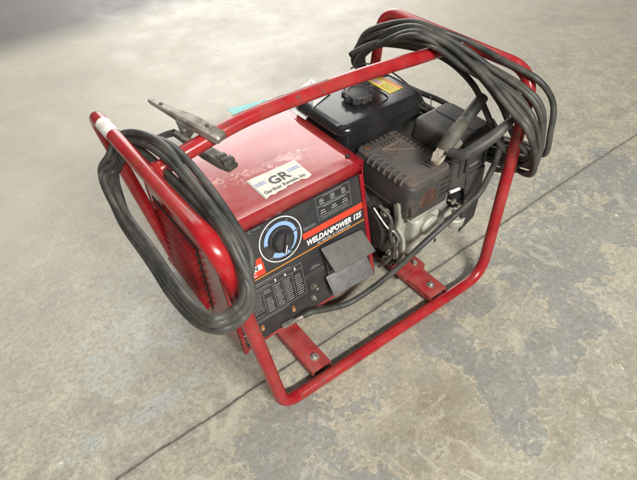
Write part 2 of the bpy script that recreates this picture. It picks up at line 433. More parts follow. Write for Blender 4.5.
# big procedure table bottom left
s = MB(); frame_rect(s, .012, .058, .226, .168, .001, 'greyprint')
for u in (.052, .092, .126, .158, .190): rect(s, u, .060, u+.0009, .150, 'greyprint')
rect(s, .013, .150, .225, .1509, 'greyprint'); dashes(s, .02, .190, .172, .003, 'greyprint')
for j in range(11):
    vv = .140-j*.0073
    for k, (ua, ub) in enumerate(((.016, .048), (.056, .088), (.098, .120), (.131, .152), (.163, .184), (.197, .220))):
        if random.random() < .93: dashes(s, ua, ub-random.uniform(0, .006), vv, .0022, 'greyprint' if k < 2 else 'dimprint', .0014)
for t, u in (('3', .138), ('4', .170), ('5', .203)): ptext(s, t, u-.003, .1535, .012, 'white', off=.0005)
dashes(s, .03, .12, .155, .003, 'greyprint')
dashes(s, .02, .16, .052, .0022, 'greyprint')
s.build('printed_table', panel, label='large printed settings table of fine white rows')
for u in (.166, .060):
    s = MB()
    rect(s, u, .031, u+.010, .0335, 'orange'); rect(s, u, .026, u+.010, .0275, 'white'); arc(s, (u+.005, .024), .0, .005, 180, 360, 'orange', K=10)
    rect(s, u+.001, .037, u+.009, .0385, 'orange'); s.build('terminal_mark', panel)
s = MB(); rect(s, .231, .103, .296, .1125, 'greyprint'); rect(s, .2318, .1036, .2952, .1119, 'black_panel', n=.0009); dashes(s, .250, .285, .125, .0026, 'greyprint'); dashes(s, .256, .278, .131, .0026, 'greyprint'); s.build('fine_print', panel); s = MB()
ptext(s, 'C', .100, .335-.006, .012, 'greyprint'); dashes(s, .112, .135, .333, .0025, 'greyprint'); s.build('fine_print', panel); s = MB(); dashes(s, .072, .090, .318, .004, 'greyprint'); dashes(s, .072, .088, .310, .004, 'greyprint')
s.build('fine_print', panel); s = MB(); dashes(s, .006, .020, .036, .003, 'white')
s.build('fine_print', panel)
# output stud pair
def stud(u, v, L=.018):
    q = MB(); q.lathe(P(u, v, 0), EN, [(.013, 0), (.013, .002), (.010, .0025)], 'clampdark', 24)
    q.lathe(P(u, v, .0025), EN, [(.0085, 0), (.0085, .007), (.007, .008)], 'steel', 6)
    q.lathe(P(u, v, .0105), EN, [(.0045, 0), (.0045, L-.008), (.003, L-.006)], 'steel', 16)
    q.build('output_stud', panel, angle=25)
stud(.250, .066); stud(.240, .030, .012); stud(.016, .020, .012)
# receptacle with two spring covers, upper raised
q = MB(); q.prism([P(u, v, 0) for u, v in ((.298, .014), (.446, .006), (.452, .166), (.300, .180))], EN*.012, 'black_plastic', bev=.004)
rc = q.build('receptacle', panel, label='grey duplex outlet with two spring covers at the lower right of the panel')
def cover(pts, m, t, name, bev=.003, label=None):
    q = MB(); a, b, c, d = [P(*x) for x in pts]; nn = (b-a).cross(d-a).normalized()
    q.prism([a, b, c, d], nn*t, m, bev=bev, seg=3); o = q.build(name, rc, label=label); return o
cover([(.290, .186, .014), (.438, .174, .014), (.446, .112, .060), (.297, .118, .060)], 'flap', .008, 'outlet_cover', .0035, 'dark grey-green upper outlet cover, tilted outward')
cover([(.287, .086, .016), (.441, .076, .016), (.446, .012, .036), (.292, .020, .036)], 'plate', .0025, 'outlet_cover', .0009, 'light grey metal lower outlet plate')
# tank sticker on the hood
st = MB()
Hz = .4384
def hp_(x, y, dz=0): return Vector((x, y, Hz+dz))
ed = [(.176, .279), (.176, .376), (.329, .372), (.326, .289)]
pts = [hp_(*e) for e in ed]; k = 14
for i in range(1, k):
    t = i/k; pts.append(hp_(.326+(.176-.326)*t, .284+random.uniform(-.001, .005)+(.006 if .2 < t < .55 else 0)))
st.prism(pts, (0, 0, .0005), 'sticker')
def htext(mb, s_, x, y, size, m, off=0., space=1., dz=.0009, width=None):
    v0, f0 = text_geo(s_, size, 0, off, space)
    if width:
        k_ = width/(max(v.x for v in v0)-min(v.x for v in v0)); v0 = [Vector((v.x*k_, v.y, 0)) for v in v0]
    mb.add([hp_(x+v.x, y+v.y, dz) for v in v0], f0, m, smooth=False)
htext(st, 'GR', .221, .318, .046, 'ink', off=.0014, width=.062)
htext(st, 'Gardner Rentals, Inc', .186, .297, .0175, 'ink', off=.0005, width=.128)
for (xa, xb) in ((.182, .215), (.285, .322)):
    for yy in (.344, .336):
        st.prism([hp_(xa, yy, .0006), hp_(xb, yy, .0006), hp_(xb, yy+.004, .0006), hp_(xa, yy+.004, .0006)], (0, 0, .0004), 'inkblue')
st.prism([hp_(.178, .281, .0006), hp_(.1795, .281, .0006), hp_(.1795, .374, .0006), hp_(.178, .374, .0006)], (0, 0, .0004), 'ink')
st.build('sticker', hood, label='torn cream sticker lettered GR Gardner Rentals, Inc')
# --- fuel tank
def rbox(mb, lo, hi, m, rz, rt, seg=6, X=None, taper=1.0, rb=None):
    """box with vertical corner radius rz and top edge radius rt"""
    cx, cy = (lo[0]+hi[0])/2, (lo[1]+hi[1])/2; hx, hy = (hi[0]-lo[0])/2, (hi[1]-lo[1])/2
    def ring(z, ins, tp):
        out = []; r = max(rz-ins, .0008)
        for q, (sx, sy) in enumerate(((1, 1), (-1, 1), (-1, -1), (1, -1))):
            for i in range(seg+1):
                a = PI/2*q+PI/2*i/seg
                out.append(Vector((cx+tp*(sx*(hx-ins-r)+r*math.cos(a)), cy+tp*(sy*(hy-ins-r)+r*math.sin(a)), z)))
        return out
    rings = []
    rb = rb or .002
    for i in range(3): a = PI/2*i/2; rings.append(ring(lo[2]+rb-rb*math.cos(a) if i else lo[2], rb*(1-math.sin(a)), taper_at(taper, 0)))
    for i in range(seg+1):
        a = PI/2*i/seg; rings.append(ring(hi[2]-rt+rt*math.sin(a), rt*(1-math.cos(a)), taper_at(taper, 1)))
    n = len(rings[0]); vs = [v for r in rings for v in r]
    fs = [[i*n+j, i*n+(j+1) % n, (i+1)*n+(j+1) % n, (i+1)*n+j] for i in range(len(rings)-1) for j in range(n)]
    fs.append(list(range(n))[::-1]); fs.append([(len(rings)-1)*n+j for j in range(n)])
    if X is not None: vs = [X@v for v in vs]
    mb.add(vs, fs, m)
def taper_at(t, k): return 1.0 if k == 0 else t
tk = MB()
rbox(tk, (.484, .352, .330), (.812, .592, .452), 'black_gloss', .035, .004)
rbox(tk, (.480, .348, .4525), (.816, .596, .4765), 'black_gloss', .042, .0235, seg=10)
tk.tube(densify(roundpoly([(.481, .349, .4525), (.815, .349, .4525), (.815, .595, .4525), (.481, .595, .4525)], .040, 8), .03), .0030, 'black_gloss', n=10, closed=True)
# raised deck with embossed rib
tk.tube(catmull([(.655, .393, .4758), (.690, .398, .4760), (.705, .415, .4762), (.707, .46, .4762), (.700, .54, .4762)], 8), .0032, 'black_gloss', n=8)
tank = tk.build('fuel_tank', W)
cp = MB(); cc = (.628, .458, .4755)
cp.lathe(cc, (0, 0, 1), [(.036, 0), (.039, .004), (.039, .008), (.043, .010), (.043, .024), (.040, .028), (.029, .030), (.027, .028), (.004, .029)], 'black_plastic', 36)
for i in range(10):
    a = 2*PI*i/10; cp.cyl((cc[0]+.042*math.cos(a), cc[1]+.042*math.sin(a), cc[2]+.009), (cc[0]+.041*math.cos(a), cc[1]+.041*math.sin(a), cc[2]+.0265), .0078, 'black_plastic', 12)
cp.build('fuel_cap', tank)
lb = MB(); zz = .4802
lx = [(.762, .425), (.803, .423), (.803, .555), (.762, .555)]
X_ = Matrix.Translation((0, 0, 0))
def trect(mb, xa, ya, xb, yb, m, z): mb.prism([(xa, ya, z), (xb, ya, z), (xb, yb, z), (xa, yb, z)], (0, 0, .0005), m)
zz = .4746
lb2 = .4772
trect(lb, .722, .418, .778, .545, 'yellow', lb2)
trect(lb, .7645, .419, .777, .544, 'orange', lb2+.0006)
trect(lb, .73, .478, .752, .525, 'white', lb2+.0006)
for i in range(6): 
    for j in range(3): trect(lb, .730+j*.011, .423+i*.009, .738+j*.011-random.uniform(0, .003), .4255+i*.009, 'ink', lb2+.0006)
for i in range(5): trect(lb, .732, .482+i*.008, .750-random.uniform(0, .006), .4845+i*.008, 'redprint', lb2+.0012)
lb.build('warning_label', tank, label='yellow warning label on the tank top')
# tank bracket posts
for xa, ya in ((.50, .37), (.77, .37), (.50, .55), (.77, .55)):
    q = MB(); q.box((xa, ya, .05), (xa+.03, ya+.03, .332), 'dark'); q.build('tank_bracket', W)

# --- engine
e = MB()
e.box((.535, .165, .060), (.70, .40, .250), 'alu', bev=.012, seg=3)
for i in range(3): e.box((.556, .124, .242+i*.013), (.688, .32, .247+i*.013), 'alu', bev=.0015)
e.box((.575, .125, .075), (.685, .20, .235), 'alu', bev=.018, seg=4)
e.lathe((.63, .122, .20), (0, -1, 0), [(.034, -.01), (.034, .006), (.028, .012), (.012, .014)], 'alu', 28)
e.cyl((.63, .40, .20), (.63, .56, .20), .13, 'dark', 36)
e.box((.520, .150, .050), (.72, .57, .062), 'dark', bev=.003)
e.box((.60, .135, .165), (.665, .16, .19), 'alu', bev=.005)
eng = e.build('engine', W)
# side cover flange with bolts (light metal gasket edge)
fl = MB()
path = [(.520, .150, .325), (.520, .140, .275), (.522, .146, .235), (.528, .128, .205), (.527, .120, .165), (.532, .122, .12), (.534, .14, .085), (.54, .20, .07)]
cpth = catmull(path, 5)
fl.tube(cpth, .0062, 'alu', n=10)
fl.tube([v+Vector((-.010, .004, 0)) for v in cpth], .005, 'clampdark', n=8)
fl.build('crankcase_flange', eng)
gb = MB()
gb.cyl((.478, .25, .20), (.534, .25, .20), .085, 'dark', 36)
gb.cyl((.474, .36, .22), (.50, .36, .22), .13, 'dark', 36)
gb.build('generator_shaft_housing', W)
for (x, y, z, r) in ((.500, .180, .285, .014), (.505, .165, .235, .012), (.508, .150, .190, .016), (.502, .150, .145, .013), (.500, .165, .105, .012), (.515, .145, .125, .009)):
    q = MB(); q.lathe((x, y, z), (-.6, -.8, .15), [(r, 0), (r, .006), (r*.7, .008)], 'clampdark', 20)
    q.lathe((x-.004, y-.0055, z+.001), (-.6, -.8, .15), [(r*.55, 0), (r*.55, .008), (r*.42, .010)], 'steel', 6); q.build('bolt', eng, angle=25)
q = MB(); q.tube(catmull([(.485, .19, .31), (.495, .15, .28), (.49, .14, .22), (.50, .13, .17), (.485, .14, .12), (.47, .16, .09)], 6), .005, 'clampdark', n=8)
q.tube(catmull([(.482, .21, .29), (.488, .16, .25), (.500, .135, .235), (.512, .13, .20), (.50, .14, .15)], 6), .0035, 'steel', n=8); q.build('wiring', eng)
q = MB(); q.prism([(.52, .095, .040), (.61, .095, .040), (.61, .16, .040), (.52, .16, .040)], (0, 0, .022), 'chan', bev=.002)
q.lathe((.585, .118, .062), (0, 0, 1), [(.010, 0), (.010, .002), (.0075, .002), (.0075, .009)], 'steel', 6); q.build('engine_mount', eng, angle=25)

# --- muffler guard
mf = MB()
rbox(mf, (.521, .109, .282), (.687, .353, .3935), 'rustside', .022, .0115, seg=6)
rbox(mf, (.5255, .1135, .390), (.6825, .3485, .4045), 'rust', .020, .0085, seg=6)
rbox(mf, (.519, .107, .300), (.689, .355, .3045), 'rustside', .023, .001, seg=5)
# embossed panel with crossed ribs on the top
zt = .4046
for a, b_ in (((.578, .232), (.655, .290)), ((.655, .232), (.578, .290)), ((.578, .232), (.578, .290)), ((.655, .232), (.655, .290)), ((.578, .290), (.655, .290))):
    mf.tube([(a[0], a[1], zt), (b_[0], b_[1], zt)], .0026, 'ribrust', n=8)
muf = mf.build('muffler_guard', W, label='rust-browned louvred muffler guard')
def slots(name, items, m='dark'):
    for (c, d, w, nn, L) in items:
        q = MB()
        c = Vector(c); d = Vector(d).normalized(); nn = Vector(nn).normalized(); s_ = d.cross(nn)
        pts = []
        for i in range(8):
            a = -PI/2+PI*i/7; pts.append(c+d*(L/2+w/2*math.cos(a))+s_*w/2*math.sin(a))
        for i in range(8):
            a = PI/2+PI*i/7; pts.append(c+d*(-L/2+w/2*math.cos(a))+s_*w/2*math.sin(a))
        q.prism(pts, nn*.0006, m); q.build(name, muf)
it = []
for i in range(7): it.append(((.541+.002, .150+i*.0225, zt+.0001), (1, -.35, 0), .0058, (0, 0, 1), .016))         # near long row
for i in range(9): it.append(((.668, .190+i*.0165, zt+.0001), (1, 0, 0), .0062, (0, 0, 1), .008))    # far row
for i in range(6): it.append(((.556+i*.0175, .3345, zt+.0001), (0, 1, 0), .0062, (0, 0, 1), .008))
for i in range(3): it.append(((.620+i*.014, .156, zt+.0001), (-.15, 1, 0), .0062, (0, 0, 1), .030))
for i in range(5): it.append(((.594+i*.012, .306, zt+.0001), (.3, 1, 0), .003, (0, 0, 1), .016))
for i in range(4): it.append(((.655, .1085, .372-i*.018), (1, 0, .05), .0058, (0, -1, 0), .030))
slots('vent_slot', it)
lv = MB()
for i in range(7):
    y = .150+i*.0225
    lv.tube(catmull([(.553, y-.008, zt-.001), (.540, y-.004, zt+.0035), (.528, y, zt-.002), (.5195, y+.001, zt-.016)], 5), .0042, 'rust', n=8)
lv.build('louver_rib', muf)
ox = MB(); ox.lathe((.598, .1095, .332), (0, -1, 0), [(.0, 0), (.030, 0), (.030, .0012), (.0285, .0018), (.025, .0018), (.0245, .001), (.002, .001)], 'rustdark', 32)
for i in range(60):
    a = random.gauss(PI*.95, .55); rr = random.uniform(.022, .036); x, z = .598+rr*math.cos(a)*1.0, .332+rr*math.sin(a)
    if .29 < z < .385: ox.lathe((x, .1092, z), (0, -1, 0), [(random.uniform(.001, .0035), 0), (.0006, .0006+random.random()*.0006)], 'rustspot' if x < .585 else 'rustdark', 7)
ox.build('exhaust_outlet', muf, label='round rusted exhaust outlet')
q = MB(); q.lathe((.553, .325, zt), (0, 0, 1), [(.0105, -.001), (.0095, .0022), (.004, .003)], 'rustspot', 18); q.build('bolt', muf)
q = MB(); q.box((.526, .104, .296), (.552, .114, .330), 'rustside', bev=.003); q.build('bracket', muf)

# --- air cleaner
ac = MB()
rbox(ac, (.694, .112, .285), (.850, .294, .398), 'cleaner', .022, .003, seg=6)
rbox(ac, (.690, .112, .399), (.856, .298, .464), 'cleaner', .026, .018, seg=7, taper=.965)
rbox(ac, (.772, .128, .4632), (.838, .284, .4665), 'cleaner', .018, .003, seg=6)
ac.box((.712, .1085, .342), (.722, .1165, .446), 'black_plastic', bev=.0025)
ac.tube(densify(roundpoly([(.689, .111, .3985), (.857, .111, .3985), (.857, .299, .3985), (.689, .299, .3985)], .024, 6), .03), .0022, 'black_plastic', n=8, closed=True)
acl = ac.build('air_cleaner', W)
for xx in (.735, .815):
    q = MB(); q.box((xx, .1035, .350), (xx+.010, .1125, .430), 'black_plastic', bev=.0022); q.build('latch', acl)
q = MB(); q.box((.748, .108, .345), (.808, .1135, .351), 'cleaner', bev=.001); q.box((.748, .108, .345), (.753, .1135, .372), 'cleaner', bev=.001); q.box((.758, .1105, .356), (.798, .1128, .366), 'plate', bev=.0005); q.build('molded_ridge', acl)
q = MB(); q.prism([(.752, .108, .332), (.835, .108, .332), (.842, .108, .20), (.838, .108, .125), (.775, .108, .090), (.768, .108, .20)], (0, .006, 0), 'black_plastic', bev=.0022)
q.box((.79, .104, .20), (.812, .1085, .206), 'greyprint'); q.build('shroud', acl, label='black plastic side shroud below the air cleaner')
# carburettor
cb = MB()
cb.lathe((.772, .135, .150), (0, 0, -1), [(.030, 0), (.033, .004), (.033, .012), (.031, .030), (.024, .040), (.010, .044)], 'alu', 28)
cb.lathe((.772, .135, .106), (0, 0, -1), [(.007, 0), (.007, .008), (.0045, .009), (.0045, .014)], 'brass', 6)
cb.box((.738, .118, .150), (.806, .158, .205), 'alu', bev=.006)
cb.cyl((.70, .14, .19), (.745, .14, .19), .018, 'alu', 20)
for (x, z) in ((.75, .215), (.772, .225), (.795, .212), (.735, .20)): cb.lathe((x, .116, z), (0, -1, 0), [(.006, 0), (.006, .006), (.004, .008)], 'steel', 12)
cb.box((.735, .12, .205), (.80, .155, .245), 'dark', bev=.006)
cb.build('carburetor', W, angle=30)
q = MB(); q.tube([(.690, .112, .300), (.722, .104, .303)], .0052, 'white', n=12); q.tube(catmull([(.69, .115, .27), (.715, .10, .255), (.735, .10, .235), (.75, .108, .225)], 6), .003, 'steel', n=8)
q.lathe((.705, .105, .262), (0, -1, 0), [(.010, 0), (.010, .004), (.005, .006)], 'steel', 14); q.build('control_lever', W)
# thin fuel line and wires beside the tank
q = MB(); q.tube(catmull([(.72, .60, .49), (.77, .61, .485), (.825, .57, .475), (.835, .46, .455), (.828, .36, .42), (.80, .32, .36)], 8), .0028, 'clampdark', n=8)
q.tube(catmull([(.826, .345, .46), (.830, .34, .41), (.82, .335, .35)], 6), .0016, 'steel', n=6); q.build('fuel_line', W)

# ------------------------------------------------------------------ cables
LEFT = [((-.095, .531, .576), (-.090, .537, .504)), ((-.055, .529, .602), (-.055, .469, .585)), ((-.035, .422, .665), (-.045, .380, .613)),
 ((-.030, .271, .724), (-.045, .267, .620)), ((-.030, .147, .704), (-.045, .128, .632)), ((-.035, .042, .670), (-.048, .019, .637)),
 ((-.040, -.027, .633), (-.050, -.014, .603)), ((-.051, -.045, .558), (-.070, -.042, .577)), ((-.074, -.045, .492), (-.094, -.040, .548)),
 ((-.118, -.050, .491), (-.130, -.045, .560)), ((-.125, .106, .340), (-.125, .063, .490)), ((-.130, .259, .294), (-.122, .163, .467)),
 ((-.130, .379, .326), (-.122, .257, .483)), ((-.130, .506, .373), (-.122, .380, .486)), ((-.130, .558, .461), (-.122, .441, .516)),
 ((-.120, .564, .515), (-.112, .502, .510))]
RIGHT = [((.742, .379, .700), (.659, .287, .705)), ((.751, .277, .700), (.695, .224, .690)), ((.800, .226, .675), (.697, .147, .660)),
 ((.818, .125, .655), (.708, .092, .630)), ((.840, .030, .631), (.715, .014, .580)), ((.870, -.010, .577), (.705, -.037, .557)),
 ((.868, -.030, .508), (.775, -.043, .461)), ((.866, -.030, .444), (.800, -.035, .392)), ((.880, .047, .430), (.860, .055, .312)),
 ((.890, .227, .380), (.875, .190, .289)), ((.890, .365, .370), (.880, .367, .302)), ((.872, .486, .380), (.868, .504, .338)),
 ((.835, .610, .405), (.825, .620, .391)), ((.780, .640, .482), (.780, .625, .474)), ((.760, .600, .566), (.750, .555, .539)),
 ((.750, .532, .634), (.730, .465, .599))]
def coil(ST, slots, seed, gap, inset=.08, wob=1., start=0, end=99):
    """continuous strand wound through the stations; every turn keeps its own place (blend, layer) in the bundle"""
    rnd = random.Random(seed); ns = len(ST); pts = []; n = len(slots); sub = 3
    cen = [(Vector(o)+Vector(i))/2 for o, i in ST]
    sw = [rnd.choice((.02, .12, .84)) for _ in range(n)]
    ph = [rnd.uniform(0, 6.28) for _ in range(n)]
    for t in range(n):
        for s_ in range(ns):
            if (t == 0 and s_ < start) or (t == n-1 and s_ > end): continue
            f = s_/ns; nx = slots[t+1] if t < n-1 else slots[t]
            k = min(1, max(0, (f-sw[t])/.14)) if t < n-1 else 0
            cur = slots[t] if k == 0 else (slots[t][0]*(1-k)+nx[0]*k, slots[t][1]*(1-k)+nx[1]*k+.5*math.sin(PI*k))
            # after its switching point the strand already runs in the next turn's place; the next turn starts there
            w = cur[0]+wob*(.045*math.sin(2*PI*f*2+ph[t])+.03*math.sin(2*PI*f*5+ph[t]*2)); w = inset+(1-2*inset)*min(1.08, max(-.06, w))
            o, i = Vector(ST[s_][0]), Vector(ST[s_][1]); pnt = o.lerp(i, w)
            dn = (cen[(s_+1) % ns]-cen[s_-1]).cross(i-o)
            if dn.length > 1e-6: dn.normalize()
            pts.append(pnt+dn*((cur[1]-.75)*gap+wob*.003*math.sin(2*PI*f*3+ph[t])))
    return pts
cr = .0086
LC = MB()
lpts = coil(LEFT, [(.25, .3), (0, 0), (.40, 0), (.17, 1), (.78, 0), (.60, 1), (1.0, .2), (.30, 1.5), (.88, 1.3)], 5, .0155, inset=.10, wob=.7, end=1)
lpts += [Vector(v) for v in ((-.030, .432, .630), (-.006, .428, .622), (.016, .412, .632), (.030, .396, .640))]
LC.tube(catmull(lpts, 7), .0080, 'cable', n=12)
leftc = LC.build('welding_cable')
tag(leftc, 'coiled rubber cable on the left hoop beside the control panel, with a steel ground clamp', 'cable', 'coiled welding cables on the end hoops')
RC = MB()
rp = coil(RIGHT, [(.5, 0), (0, 0), (.42, 0), (.20, 1), (.80, 0), (.60, 1), (1.0, .2), (.10, 1.3), (.34, 2), (.76, 1.6), (.5, .5)], 11, .0150, inset=.05, wob=1.0, start=9, end=9)
RC.tube(catmull(rp, 7), .0080, 'cable', n=12)
# steep strands dropping from the back to the front upright
RC.tube(catmull([(.70, .58, .55), (.735, .50, .60), (.765, .36, .625), (.79, .27, .615), (.785, .17, .585), (.790, .115, .525), (.80, .06, .45), (.838, .022, .40), (.862, .03, .345), (.868, .09, .31)], 8), cr, 'cable', n=12)
RC.tube(catmull([(.690, .56, .565), (.73, .47, .62), (.76, .33, .64), (.79, .20, .625), (.815, .10, .555), (.815, .03, .48), (.84, -.03, .42), (.862, .0, .38), (.868, .09, .36)], 8), cr, 'cable', n=12)
# strand across the gap behind tank and air cleaner
RC.tube(catmull([(.745, .545, .50), (.79, .52, .475), (.835, .42, .447), (.872, .33, .430), (.885, .24, .405), (.88, .14, .37), (.868, .06, .33)], 8), cr, 'cable', n=12)
# lead running down to the output stud
lead = [(.845, .13, .47), (.815, .068, .452), (.800, .055, .415), (.792, .058, .362), (.763, .060, .296), (.720, .062, .275), (.664, .062, .258), (.548, .068, .208), (.470, .088, .140), (.392, .108, .088), (.318, .128, .058), (.245, .142, .075), (.205, .150, .088), (.180, .158, .082)]
RC.tube(catmull(lead, 8), .0088, 'cable', n=12)
rightc = RC.build('welding_cable')
tag(rightc, 'coiled rubber cable round the right hoop beside the engine, with an electrode holder', 'cable', 'coiled welding cables on the end hoops')
q = MB(); q.tube([(.188, .155, .084), (.168, .161, .078), (.150, .168, .070)], .0062, 'steel', n=12); q.prism([(.158, .158, .069), (.158, .178, .069), (.118, .182, .0655), (.116, .166, .0655)], (0, 0, .003), 'steel', bev=.0008)
q.build('cable_lug', rightc)

# --- electrode holder
eh = empty('electrode_holder'); eh.parent = rightc
q = MB(); A, B = Vector((.800, .142, .557)), Vector((.660, .124, .478))
dv = (B-A).normalized()
q.tube([A, A.lerp(B, .12), A.lerp(B, .5), A.lerp(B, .75), B], .015, 'cable', n=18, radii=[.0155, .0172, .0172, .0162, .0150]); q.build('grip', eh)
q = MB(); sdn = dv.cross(Vector((0, 0, 1))).normalized(); upn = sdn.cross(dv)
S0, S1 = A.lerp(B, .52), B+dv*.028
def cs(c, w, hgt): # arched insulator section
    return [c+sdn*w*math.cos(a)+upn*(hgt*math.sin(a)) for a in [PI*i/8 for i in range(9)]]
r0, r1, r2 = cs(S0, .0185, .0185), cs(S0.lerp(S1, .5), .022, .021), cs(S1, .021, .017)
vs = r0+r1+r2; q.add(vs, [[i, i+1, 9+i+1, 9+i] for i in range(8)]+[[9+i, 9+i+1, 18+i+1, 18+i] for i in range(8)], 'olive')
q.prism([S1-sdn*.017-dv*.055-upn*.001, S1-sdn*.030-dv*.050-upn*.012, S1-sdn*.027-dv*.004-upn*.014, S1-sdn*.015-upn*.001], upn*.0025, 'olive')
q.prism([S1+sdn*.017-dv*.055-upn*.001, S1+sdn*.026-dv*.050-upn*.012, S1+sdn*.024-dv*.004-upn*.014, S1+sdn*.015-upn*.001], upn*.0025, 'olive')
o = q.build('insulator', eh); mdf = o.modifiers.new('s', 'SOLIDIFY'); mdf.thickness = .002
q = MB(); J = B+dv*.02
for sg_, wd_, ln_, tw in ((1, .0105, .048, .003), (-1, .0120, .042, -.006)):
    b0 = J+upn*(.006 if sg_ > 0 else -.010)
    q.prism([b0-sdn*wd_-dv*.012, b0+sdn*wd_-dv*.012, b0+sdn*wd_*1.1+dv*ln_*.6+upn*tw, b0+sdn*wd_*.55+dv*ln_+upn*(tw-.006), b0-sdn*wd_*.55+dv*ln_+upn*(tw-.006), b0-sdn*wd_*1.1+dv*ln_*.6+upn*tw], upn*.0055, 'jaw', bev=.0012)
    for k in range(5):
        c = b0+dv*(ln_*(.35+.13*k))-upn*.002*sg_; q.prism([c-sdn*wd_*.8, c+sdn*wd_*.8, c+sdn*wd_*.8+dv*.003, c-sdn*wd_*.8+dv*.003], -upn*.004*sg_, 'jaw')
q.cyl(J-sdn*.018-upn*.003+dv*.004, J+sdn*.018-upn*.003+dv*.004, .005, 'steel', 14)
q.tube(catmull([J+sdn*.012-upn*.012-dv*.01, J+sdn*.016-upn*.016+dv*.012, J+sdn*.010-upn*.018+dv*.03], 5), .0055, 'brass', n=8)
q.build('jaw', eh)
q = MB(); lv_ = catmull([J-upn*.004+sdn*.012, (.655, .075, .470), (.690, .050, .492), (.730, .034, .520), (.765, .025, .548), (.782, .020, .560)], 8)
nn = len(lv_); q.tube(lv_, .011, 'cable', n=14, radii=[.0095+.0085*math.sin(PI*min(1, (i/(nn-1))*1.15))*(1-.25*i/nn) for i in range(nn)]); q.build('lever', eh)

# --- ground clamp on the handle
gc = empty('ground_clamp'); gc.parent = leftc
def arm(tip, jawp, sect, m, side_t, name, holes=()):
    """tapered pressed-steel arm; sect list of (t, halfwidth, height)"""
    q = MB(); tip = Vector(tip); jp = Vector(jawp); d = (jp-tip).normalized(); L = (jp-tip).length
    s_ = d.cross(Vector((0, 0, 1))).normalized(); u = s_.cross(d); rings = []
    for t, w, hh, up in sect:
        c = tip+d*L*t+u*up
        rings.append([c+s_*w-u*hh, c+s_*w+u*hh*.55, c+s_*w*.7+u*hh, c-s_*w*.7+u*hh, c-s_*w+u*hh*.55, c-s_*w-u*hh])
    vs = [v for r in rings for v in r]; n = 6
    fs = [[i*n+j, i*n+(j+1) % n, (i+1)*n+(j+1) % n, (i+1)*n+j] for i in range(len(rings)-1) for j in range(n)]
    fs += [list(range(n))[::-1], [(len(rings)-1)*n+j for j in range(n)]]
    q.add(vs, fs, m)
    for t, up in holes:
        c = tip+d*L*t+u*up; q.lathe(c, u, [(.0045, -.002), (.0045, .0004)], 'ink', 14)
    return q, d, s_, u, L
q, d, s_, u, L_ = arm((-.006, .398, .735), (.072, .238, .690), [(0, .0035, .003, 0), (.05, .006, .004, 0), (.20, .0085, .005, .0), (.36, .011, .006, .0), (.50, .014, .008, .001), (.62, .0155, .0095, .001), (.75, .0155, .0095, .0), (.96, .0150, .009, -.002), (1.0, .0135, .007, -.003)], 'clamp', 0, 'jaw_arm', holes=((.17, .0052), (.79, .0098)))
cpt = Vector((-.006, .398, .735))
for sg in (-1, 1): q.prism([cpt+d*L_*.42+s_*sg*.0125-u*.004, cpt+d*L_*.70+s_*sg*.0145-u*.004, cpt+d*L_*.62+s_*sg*.0140-u*.034, cpt+d*L_*.50+s_*sg*.0130-u*.032], s_*sg*.0025, 'clamp', bev=.0008)
q.build('jaw_arm', gc, angle=28)
q, d2, s2, u2, L2 = arm((.030, .395, .640), (.077, .222, .618), [(0, .008, .004, 0), (.3, .012, .005, 0), (.55, .0165, .008, 0), (.85, .0165, .008, .001), (1, .013, .007, .003)], 'clampdark', 0, 'jaw_arm')
c2_ = Vector((.077, .222, .618))
q.box((-.014, -.008, -.006), (.014, .012, .010), 'clampdark', bev=.003, X=Matrix.Translation(c2_+Vector((-.004, .012, .010))))
q.box((-.012, -.006, -.004), (.012, .006, .004), 'clampdark', bev=.002, X=Matrix.Translation(c2_+Vector((-.006, .040, .012))))
q.build('jaw_arm', gc, angle=28)
q = MB(); pc = cpt+d*L_*.55-u*.018
q.cyl(pc-s_*.021, pc+s_*.021, .004, 'steel', 14)
sp = [pc+s_*(-.014+.028*i/60)+(u*math.cos(i*.75)+d*math.sin(i*.75))*.008 for i in range(61)]
q.tube(sp, .0014, 'steel', n=6); q.build('spring', gc)

# ------------------------------------------------------------------ papers tucked at the handle
q = MB(); zc = .4405
cy = [(.318, .718), (.446, .690), (.440, .628), (.322, .632)]
q.prism([(x, y, zc) for x, y in cy], (0, 0, .0012), 'cyan')
o = q.build('paper_tag'); tag(o, 'small pale cyan paper tag on the back edge of the red hood', 'paper')
q = MB()
vs = []; 
rows = [((.470, .645, .4405), (.590, .640, .487)), ((.478, .58, .4395), (.592, .59, .484)), ((.470, .522, .4392), (.560, .560, .4835))]
q.prism([(.466, .640, .4395), (.472, .515, .4390), (.496, .505, .4785), (.585, .535, .4800), (.590, .640, .4830)], (0, 0, .0012), 'paper')
o = q.build('paper_sheet'); tag(o, 'white paper sheet bridging the red hood and the black fuel tank beneath the handle', 'paper')

